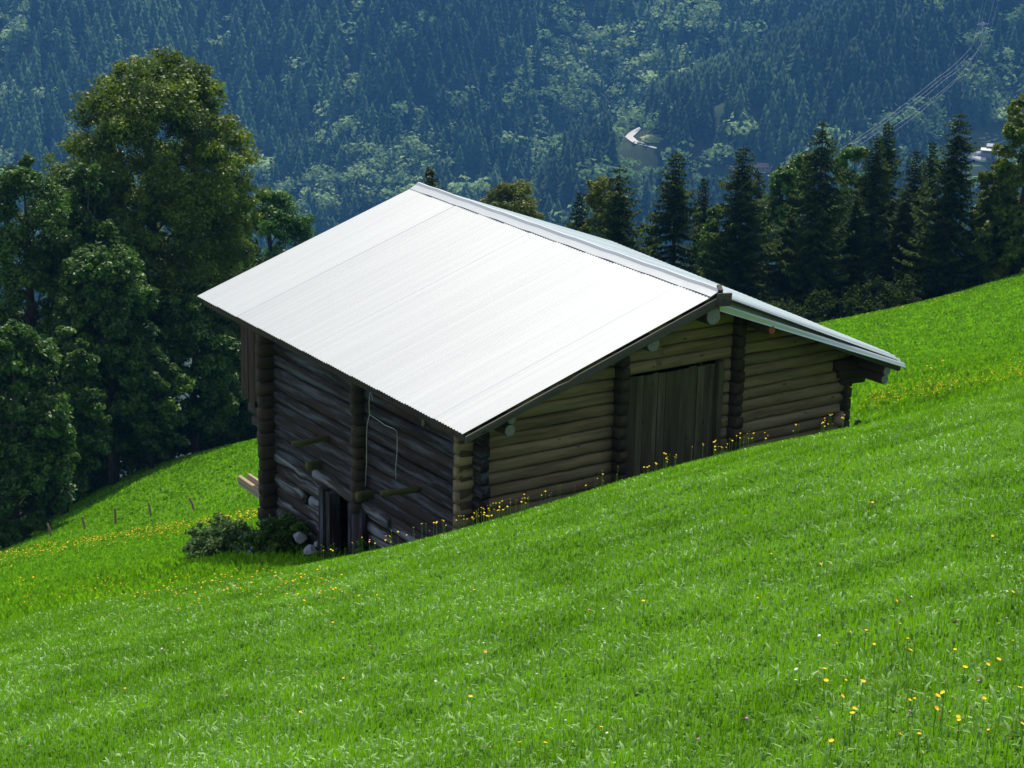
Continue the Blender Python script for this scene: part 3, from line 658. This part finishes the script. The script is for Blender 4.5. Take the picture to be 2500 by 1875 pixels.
broadleaf('ash_tree','dark tree whose crown meets the barn roof corner',465,690,103,[(690,430,500),(750,370,560),(860,340,600),(980,330,590),(1075,360,560)],M_ash,52000,.13,7,group=LG,clumps=90)
broadleaf('ash_tree','dark tree partly hidden behind the barn roof corner and red boards',585,740,108,[(740,550,620),(800,520,660),(900,500,680),(1000,500,680),(1075,520,660)],M_ash,38000,.13,8,group=LG,clumps=60)
broadleaf('ash_tree','low dark tree at the foot of the tall tree',360,860,99,[(860,310,400),(930,270,440),(1020,250,460),(1130,260,420)],M_ash,38000,.13,9,group=LG,clumps=60)
broadleaf('young_tree','bright green young tree just left of the roof slope',655,465,122,[(465,625,685),(510,590,725),(570,565,760),(640,560,770),(760,560,770),(900,560,760)],M_bright,60000,.12,10,clumps=110)
broadleaf('young_tree','yellow green rounded treetop rising behind the middle of the ridge',1255,447,118,[(447,1220,1285),(480,1190,1308),(530,1180,1325),(600,1190,1320),(700,1200,1310)],M_yellowish,36000,.09,11,clumps=80)
broadleaf('young_tree','sparse dark treetop just right of the far roof corner',1052,415,128,[(415,1045,1060),(440,1025,1080),(480,1015,1085),(560,1010,1090)],M_needle2,3500,.12,12,clumps=22)
RG='broadleaf trees among the spruces'
broadleaf('birch_tree','grey green airy tree just left of the second spruce',1478,418,118,[(418,1460,1500),(460,1440,1520),(560,1430,1530),(700,1430,1530)],M_yellowish,22000,.12,13,group=RG,clumps=50)
broadleaf('birch_tree','fresh green tree left of the tall spruce in the middle',1942,365,122,[(365,1925,1965),(410,1895,1985),(500,1870,2000),(650,1865,2005),(790,1870,2000)],M_bright,42000,.13,14,group=RG,clumps=70)
broadleaf('birch_tree','green tree right of the tall spruce in the middle',2088,355,126,[(355,2070,2115),(400,2045,2140),(500,2030,2150),(650,2030,2150),(780,2030,2150)],M_bright,38000,.13,15,group=RG,clumps=70)
broadleaf('birch_tree','low light green tree between the third and fourth spruces',1750,500,113,[(500,1735,1765),(540,1710,1795),(620,1700,1800),(720,1700,1800)],M_bright,22000,.12,16,group=RG,clumps=45)
broadleaf('maple_tree','large broadleaf tree cut by the right edge of the picture',2520,235,108,[(235,2490,2560),(300,2450,2600),(380,2425,2640),(480,2410,2660),(600,2400,2670),(700,2420,2650)],M_lime,75000,.13,17,clumps=120)
broadleaf('maple_tree','smaller broadleaf tree in front of the large right edge tree',2445,432,110,[(432,2430,2465),(470,2410,2480),(540,2375,2500),(640,2370,2510),(720,2380,2490)],M_ash,38000,.13,18,clumps=70)
# spruces
def spruce_mesh(seed,Ht=12.,R=2.6,droop=.28,nb=None,fat=1.0):
    rg=np.random.default_rng(seed);Vs=[];Ts=[];tn=[];o=0
    zs_=np.arange(.04,.985,.0155)
    for z in zs_:
        k=6 if z<.9 else 4;a0=rg.random()*6.28
        if rg.random()<.10:continue
        for j in range(k):
            a=a0+6.283*j/k+rg.normal(0,.25);Lb=R*((1-z)**.72)*rg.uniform(.55,1.12)*(1+.22*math.sin(a*2+z*9+seed)+.15*math.sin(z*31+a))*fat+.08
            dirv=np.array([math.cos(a),math.sin(a)]);n=max(5,int(Lb*11));s=np.linspace(.08,1,n)
            bx=dirv[0]*s*Lb;by=dirv[1]*s*Lb;bz=z*Ht-droop*Lb*np.sin(s*2.2)+.10*Lb*s**3+rg.normal(0,.02,n)
            side=np.array([-dirv[1],dirv[0]])
            for sg in(-1,1,0):
                m=n;w_=(.42*(1-s*.72)+.06)*min(1,Lb)*rg.uniform(.7,1.2,n);hang=rg.uniform(.05,.28,n)*(.5+.5*min(1,Lb/1.5))
                p0=np.stack([bx,by,bz],-1);p1=p0+np.stack([dirv[0]*.13+0*s,dirv[1]*.13+0*s,-.02+0*s],-1)
                if sg==0: tip=p0+np.stack([dirv[0]*.05+rg.normal(0,.03,n),dirv[1]*.05+rg.normal(0,.03,n),-hang*1.3],-1)
                else: tip=p0+np.stack([side[0]*sg*w_+dirv[0]*w_*.6,side[1]*sg*w_+dirv[1]*w_*.6,-hang],-1)
                V=np.stack([p0,p1,tip],1).reshape(-1,3);Vs.append(V);Ts.append(np.arange(len(V)).reshape(-1,3)+o);o+=len(V)
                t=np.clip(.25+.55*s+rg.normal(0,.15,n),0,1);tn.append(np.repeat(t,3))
    return fastmesh('needles',np.concatenate(Vs),np.concatenate(Ts),np.concatenate(tn))
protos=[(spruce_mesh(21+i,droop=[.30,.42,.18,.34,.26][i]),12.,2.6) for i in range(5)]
tm=[]
for i in range(1):
    mb=MB();tube(mb,[(0,0,-.6),(0,0,6),(0,0,11.9)],[.17,.10,.012],7);o=mb.build('trunk',M_bark);tm.append(o.data);bpy.data.objects.remove(o)
for p_ in protos:p_[0].materials.append(M_needle)
def spruce(px_,py_,hw,D,label,k,group='spruces along the far meadow edge'):
    t=atd(px_,py_,D);z0=float(G(t[0],t[1]));Ht=t[2]-z0;root=empty('spruce_tree',(t[0],t[1],z0));tag(root,label,'tree',group)
    R=hw*1.12*D/F;me,h0,r0=protos[k%5]
    a=rng.random()*6.28
    for nm,dt in(('crown',me),('trunk',tm[0])):
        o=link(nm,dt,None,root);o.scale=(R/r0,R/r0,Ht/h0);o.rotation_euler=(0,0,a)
    root.rotation_euler=(rng.normal(0,.02),rng.normal(0,.02),0)
    return root
for i,a in enumerate([(1415,452,82,124,'leftmost spruce, small and slim, rising beside the roof'),(1521,392,135,112,'second spruce from the left with drooping branches, behind the ridge end'),
(1662,359,128,113,'third spruce from the left, sunlit top and wide skirt'),(1712,418,70,120,'thin spruce close to the right side of the third spruce'),(1824,347,125,110,'fourth tall spruce with a thin spiky top'),
(1857,406,90,118,'small spruce close to the right side of the spiky topped spruce'),(2021,279,120,109,'tallest broad spruce in the middle of the right row'),(2137,323,95,112,'slim spruce right of the tallest broad one'),
(2180,286,95,118,'spruce with a dense club shaped top behind the slim one'),(2247,358,80,116,'small pointed spruce left of the big right spruce'),(2283,337,75,119,'narrow spruce touching the left side of the big right spruce'),
(2340,263,120,108,'big dense spruce beside the gap with the far farm'),(1590,540,80,116,'low dark spruce between the second and third spruces'),(1765,560,90,114,'low dark spruce between the third and fourth spruces'),
(1930,500,95,112,'low dark spruce left of the tallest broad spruce'),(2095,470,90,111,'low dark spruce right of the tallest broad spruce'),(2215,450,90,112,'low dark spruce under the small pointed one'),(2420,520,90,112,'low dark spruce before the right edge trees'),(2290,520,90,112,'low dark spruce left of the big dense spruce'),
(1480,560,80,110,'low dark spruce just above the ridge of the roof')]):
    spruce(*a,i)
def shrub(px_,py_,D,wd,ht,mt,label,seed,nl=5000,size=.07,name='shrub',group=None,clumps=24,lift=0):
    p=atd(px_,py_,D);z=float(G(p[0],p[1]));root=empty(name,(p[0],p[1],z));tag(root,label,'shrub',group);rg=np.random.default_rng(seed)
    cen=[];rd_=[]
    for _ in range(clumps):
        q=rg.random()*6.28;rr=math.sqrt(rg.random())*wd*.75;hz=ht*rg.uniform(.15,.85)*(1-.4*(rr/wd));cen.append((rr*math.cos(q),rr*math.sin(q),hz));rd_.append(rg.uniform(.18,.34)*wd)
    V,T,t=leafcloud(cen,rd_,nl//clumps,size,rg);V[:,2]=np.maximum(V[:,2],-.05);link('foliage',fastmesh('foliage',V,T,t),mt,root)
    mb=MB()
    for c in cen[:10]: tube(mb,[(0,0,-.1),(c[0]*.5,c[1]*.5,c[2]*.55),c],[.02,.013,.006],4)
    mb.build('stem',M_bark,root);return root
EG='shrubs along the foot of the spruces'
for i,(a,b_,D,w_,h_) in enumerate([(1690,760,107,3,3.2),(1800,770,106,2.6,2.2),(1900,790,106,2.8,2.4),(2060,785,106,2.4,1.8),(2160,765,108,2.8,2.2),(2290,740,111,2.6,2.3),(2400,705,114,2.6,2.5),(2480,680,116,2.2,2.0),(1600,700,104,2.6,5.0),(1700,700,104,2.2,4.0)]):
    lab=['pale green bush behind the ridge end','dark low bush behind the right roof slope','bush where the meadow meets the trees above the roof eave','small bush under the tallest spruce','olive bush between the slim spruces base','bush at the foot of the big dense spruce','bush at the meadow edge under the smaller right tree','rightmost small bush under the right edge tree','tall pale bush peeking over the ridge left of the third spruce','tall pale bush peeking over the ridge right of the third spruce'][i]
    shrub(a,b_,D,w_,h_,M_needle if i<8 else M_ash,lab,40+i,6000,.10,group=EG)
LGs='dark undergrowth bushes below the left trees'
names_=['first','second','third','fourth','fifth','sixth','seventh','eighth','ninth']
for i,(a,b_,D,w_,h_) in enumerate([(-40,1340,97,3.6,4.4),(50,1290,100,3.6,4.4),(140,1235,103,3.6,4.2),(230,1190,106,3.6,4.2),(320,1160,108,3.4,4.2),(410,1120,109,3.4,4.2),(500,1090,110,3.4,4.2),(590,1075,111,3.4,4.2),(680,1060,112,3.4,4.0)]):
    shrub(a,b_,D,w_,h_,M_ash,f"{names_[i]} from the left of nine dark bushes at the foot of the left trees",60+i,11000,.12,group=LGs,clumps=34)
b1=shrub(545,1330,33.2,.85,.62,M_shrub,'grey green leafy bush left of the barn base',80,9000,.035,clumps=30)
b2=shrub(690,1345,32.2,.75,.75,M_ash,'dark green bush growing against the barn corner base',81,9000,.035,clumps=30)
b3=shrub(620,1350,32.6,.45,.35,M_shrub,'small bush among the stones left of the barn corner',82,3500,.03,clumps=16)
b4=shrub(2108,1055,29.5,.28,.55,M_bright,'nettle like plant at the right front corner of the barn',83,2500,.035,clumps=14)
shrub(900,1348,30.2,.30,.42,M_bright,'small leafy weed at the foot of the left wall between door and corner',84,1800,.035,clumps=12)
shrub(795,1350,30.6,.22,.30,M_ash,'low dark weed in front of the byre door jamb',85,1200,.03,clumps=10)
# rocks
def rock(px_,py_,D,s,label,seed):
    rg=np.random.default_rng(seed);bm=__import__('bmesh').new();__import__('bmesh').ops.create_icosphere(bm,subdivisions=3,radius=1)
    ax=rg.normal(size=(13,3));hk=rg.uniform(.5,.85,13)
    for v in bm.verts:
        c=np.array(v.co);k=1.
        for a,h_ in zip(ax,hk): k=min(k,h_/max(1e-3,(c@a)/np.linalg.norm(a))) if (c@a)>0 else k
        k*=1+.04*math.sin(c[0]*9+seed)*math.sin(c[1]*7);v.co=Vector(c*k*np.array([s,s*.8,s*.62]))
    me=bpy.data.meshes.new('rock');bm.to_mesh(me);bm.free();p=atd(px_,py_,D);z=float(G(p[0],p[1]))
    o=link('rock',me,M_rock,None,(p[0],p[1],max(p[2],z)));o.rotation_euler=(rg.random(),rg.random(),rg.random()*6);tag(o,label,'stone','stones at the barn corner')
for i,a in enumerate([(612,1322,32.9,.17,'upper pale stone left of the barn corner'),(628,1345,32.6,.14,'middle pale stone in the small heap left of the barn'),(608,1362,32.3,.15,'lowest pale stone in the heap left of the barn'),(735,1312,31.6,.17,'large grey green stone against the log wall base'),(755,1345,31.2,.16,'grey stone under the large stone by the log wall'),(772,1330,31.3,.09,'small brown stone nearest the byre door')]):
    rock(*a,90+i)
# fence posts
for i,(bx,by,tx_,ty_,lab) in enumerate([(479,1249,462,1215,'nearest barn fence post, reddish top, leaning left'),(371,1265,362,1227,'second fence post from the right, thin and leaning'),(282,1280,281,1240,'middle upright dark fence post'),(210,1296,200,1261,'fourth fence post from the right, leaning left'),(127,1312,116,1278,'leftmost faint fence post in the meadow')]):
    D=78+i;b0=hit(bx,by,60);D=(b0-CP)@fwd if b0 is not None else D;b0=atd(bx,by,D);t0=atd(tx_,ty_,D);mb=MB();dlt=t0-b0
    tube(mb,[(0,0,-.25),dlt*.6,dlt*.97,dlt],[.055,.05,.048,.03],7);o=mb.build('fence_post',M_post);o.location=b0;tag(o,lab,'post','fence posts in the lower left meadow')
# ------------------------------------------------------------------ grass
def blades(name,d,l,hgt,wd,mt,label,lean=.35,seg=2,wide=False,cat='grass',tint0=.5,sheen_amp=0.):
    n=len(d);x,y=xy(l,d);z=G(x,y);p=np.stack([x,y,z-.01],-1);a=rng.random(n)*6.283;la=rng.random(n)*6.283
    s=np.stack([np.cos(a),np.sin(a),0*a],-1)*(wd/2)[:,None];ln=np.stack([np.cos(la),np.sin(la),0*a],-1)*(hgt*lean*rng.random(n))[:,None];up=np.zeros((n,3));up[:,2]=hgt
    m1=p+up*.55+ln*.35;tp=p+up*(1-.25*lean)+ln
    V=np.stack([p-s,p+s,m1-s*(1.3 if wide else .8),m1+s*(1.3 if wide else .8),tp],1).reshape(-1,3);o=np.arange(n)*5
    T=np.concatenate([np.stack([o,o+1,o+3],-1),np.stack([o,o+3,o+2],-1),np.stack([o+2,o+3,o+4],-1)])
    tn=np.clip(tint0+sheen_amp*vnoise(x,y,.45,23)+.3*vnoise(x*1.,y*1.,1.3,21)+.6*vnoise(x,y,.3,22)+rng.normal(0,.2,n),0,1)  # first noise term paints patches of leaf sheen into the herb tint
    ob=link(name,fastmesh(name,V,T,np.repeat(tn,5)),mt);tag(ob,label,cat,kind='stuff')
def inbarn(l,d):
    x,y=xy(l,d);return (x>xL-.1)&(x<xR+.1)&(y>YF-.05)&(y<YB+.1)
def samp(n,d0,d1,pw,fov=.33):
    u=rng.random(n);d=(d0**pw+u*(d1**pw-d0**pw))**(1/pw);l=(rng.random(n)*2-1)*(d*fov+.8);k=~inbarn(l,d);return d[k],l[k]
d,l=samp(560000,4.8,42,.95);blades('grass',d,l,rng.uniform(.03,.078,len(d)),.0033+.00030*d*rng.uniform(.6,1.4,len(d)),M_blade,'fine bright green grass blades of the steep foreground slope')
d,l=samp(270000,4.8,75,.8);blades('meadow_herbs',d,l,rng.uniform(.025,.06,len(d)),.0075+.0006*d*rng.uniform(.5,1.4,len(d)),M_leafy,'broad herb leaves with painted pale sheen among the foreground grass',1.2,wide=True,cat='herbs',tint0=.45,sheen_amp=1.3)
d,l=samp(280000,24,118,1.0);blades('meadow_grass',d,l,rng.uniform(.07,.17,len(d)),.012+.0011*d*rng.uniform(.6,1.4,len(d)),M_blade,'short grass of the meadow beyond the barn',.6,tint0=.5)
# flowers
def headmesh(name,r,npet,mt,cup=.25):
    v=[(0,0,0)];f=[]
    for j in range(npet*2):
        q=math.pi*j/npet;rr=r if j%2 else r*.72;v.append((math.cos(q)*rr,math.sin(q)*rr,cup*r*(1 if j%2 else .5)))
    n=npet*2;f=[(0,1+j,1+(j+1)%n) for j in range(n)];v.append((0,0,-.4*r));f+=[(n+1,1+(j+1)%n,1+j) for j in range(n)]
    me=bpy.data.meshes.new(name);me.from_pydata(v,[],f);me.update();me.materials.append(mt);return me
hm=headmesh('flower_head',.0118,9,M_petal);mb=MB();tube(mb,[(0,0,-.05),(.006,0,.12),(0,0,.25)],[.0022,.0018,.0016],4,cap=False);o=mb.build('stem',M_stem);stm=o.data;bpy.data.objects.remove(o)
FL=[]
rf=np.random.default_rng(17)
def crestpt(px_,dmin=18,dmax=26):
    best=None;bz=1e9
    for D in np.arange(dmin,dmax,.5):
        l0=(px_-1250)/F*D;x,y=xy(l0*1.0,D/np.cos(pitch)*.985);z=float(G(x,y));qx,qy,_=proj((x,y,z))
        if qy[0]<bz:bz=qy[0];best=D
    return best
cl=[];
for _ in range(60): cl.append(rf.choice([rf.uniform(760,1000),rf.uniform(950,1200),rf.uniform(1180,1500),rf.uniform(1450,1850),rf.uniform(1750,2150)]))
for i in range(165):
    q=cl[rf.integers(len(cl))]+rf.normal(0,22);D=crestpt(q)+rf.uniform(-1.3,.15);FL.append((q,D,rf.uniform(.11,.25)))
fl2=[]
for _ in range(52): fl2.append((rf.uniform(1950,2500),rf.uniform(1540,1875)))
for _ in range(12): fl2.append((rf.uniform(1500,2500),rf.uniform(1180,1560)))
for _ in range(16): fl2.append((rf.uniform(0,1500),rf.uniform(1500,1870)))
for _ in range(55): fl2.append((rf.normal(560,180),rf.normal(1452,22)))
n_ind=0;gname='yellow hawkbit flowers scattered over the foreground slope'
def flower(x,y,z,hgt):
    global n_ind
    r=empty('yellow_flower',(x,y,z));qx,qy,_=proj((x,y,z+hgt));qx=qx[0];qy=qy[0]
    if qy>1500: lb='yellow flower in the loose drift at the bottom right corner of the meadow' if qx>1900 else 'lone yellow flower in the open grass at the bottom left and centre'
    elif n_ind>=len(FL): lb='yellow flower in the patch of grass below the bush and stones left of the barn' if qx<1100 else 'lone yellow flower in the grass below the gable on the right half'
    elif qx<1000: lb='yellow flower on the crest of the slope before the left log wall'
    elif qx<1180: lb='yellow flower on the crest of the slope before the front corner of the barn'
    elif qx<1500: lb='yellow flower on the crest before the gable logs left of the plank door'
    elif qx<1770: lb='yellow flower on the crest of the slope before the wide plank door'
    else: lb='yellow flower on the crest before the gable logs right of the plank door'
    tag(r,lb,'flower',lb.replace('yellow flower','yellow flowers').replace('lone ','lone '))
    s=link('stem',stm,None,r);s.scale=(1,1,hgt/.25);s.rotation_euler=(0,0,rf.random()*6)
    hd=link('flower_head',hm,None,r,(0,0,hgt));k=rf.uniform(.6,1.3)*(.8 if n_ind>=len(FL) else 1.);hd.scale=(k,k,k);hd.rotation_euler=(rf.normal(0,.35)-.1,rf.normal(0,.35),rf.random()*6);n_ind+=1
for q,D,hg in FL:
    l0=(q-1250)/F*D;x,y=xy(l0,D/np.cos(pitch)*.985);z=float(G(x,y));flower(x,y,z,hg)
for q,yy in fl2:
    p=hit(q,yy+14,4,40)
    if p is not None: flower(p[0],p[1],float(G(p[0],p[1])),rf.uniform(.07,.13))
def manyflowers(name,P_,r,mt,label,hgt,stalk=True):
    V=[];T=[];n=7
    for p in P_:
        p=np.array(p)+np.array([0,0,hgt*rf.uniform(.7,1.3)]);k=len(V);rr=r*rf.uniform(.7,1.3);tl=rf.normal(0,.35,2);V.append(p+np.array([0,0,rr*.25]))
        for j in range(n): q=6.283*j/n;V.append(p+np.array([math.cos(q)*rr,math.sin(q)*rr,rr*(math.cos(q)*tl[0]+math.sin(q)*tl[1])]))
        V.append(p-np.array([0,0,rr*.8]));T+=[(k,k+1+j,k+1+(j+1)%n) for j in range(n)]+[(k+n+1,k+1+(j+1)%n,k+1+j) for j in range(n)]
    tag(link(name,fastmesh(name,np.array(V),np.array(T)),mt),label,'flowers',kind='stuff')
P_=[]
for _ in range(750):
    q=rf.uniform(0,700);yy=1330-(q-100)*.16+abs(rf.normal(0,16))+8;p=hit(q,yy,50,110)
    if p is not None:P_.append(p)
for _ in range(260):
    p=hit(rf.uniform(0,850),rf.normal(1455,28),14,60)
    if p is not None:P_.append(p)
PR=[]
for _ in range(600):
    q=rf.uniform(2100,2500);yy=1010-(q-2100)*.19-abs(rf.normal(0,22))+rf.normal(0,8);p=hit(q,yy,22,75)
    if p is not None:PR.append(p)
for _ in range(60):
    q=rf.uniform(2000,2400);p=hit(q,790-(q-2000)*.2+rf.uniform(2,12),60,130)
    if p is not None:PR.append(p)
def szsplit(name,PP,lab):
    near=[p for p in PP if (np.array(p)-CP)@fwd<40];far=[p for p in PP if (np.array(p)-CP)@fwd>=40]
    if near:manyflowers(name,near,.0105,M_petal,lab+' nearer part',.16)
    if far:manyflowers(name,far,.026,M_petal,lab+' farther part',.2)
szsplit('buttercups',P_,'drift of yellow flowers across the lower left meadow,');szsplit('buttercups',PR,'drift of yellow flowers on the slope right of the barn,')
P_=[hit(rf.uniform(0,2500),rf.uniform(1300,1870),4,40) for _ in range(130)];P_=[p for p in P_ if p is not None]
manyflowers('clover_flowers',P_[:70],.007,M_pink,'scattered pink clover heads in the foreground grass',.10);manyflowers('clover_flowers',P_[70:],.007,M_white,'scattered white clover heads in the foreground grass',.10)
print('individual flowers',n_ind)
# ------------------------------------------------------------------ haze
hz=MB();x0,y0,z0,x1,y1,z1=-1300,-900,-345,2600,2400,140
hv=[(x0,y0,z0),(x1,y0,z0),(x1,y1,z0),(x0,y1,z0),(x0,y0,z1),(x1,y0,z1),(x1,y1,z1),(x0,y1,z1)]
hz.add(hv,[(3,2,1,0),(4,5,6,7),(0,1,5,4),(1,2,6,5),(2,3,7,6),(3,0,4,7)])
m=bpy.data.materials.new('haze_air');m.use_nodes=True;nt=m.node_tree;nt.nodes.remove(nt.nodes['Principled BSDF']);pv=N(nt,'ShaderNodeVolumePrincipled')
pv.inputs['Color'].default_value=(.12,.39,.90,1);pv.inputs['Density'].default_value=.000115;pv.inputs['Anisotropy'].default_value=.2
nt.links.new(pv.outputs[0],nt.nodes['Material Output'].inputs['Volume'])
tag(hz.build('haze',m),kind='stuff')
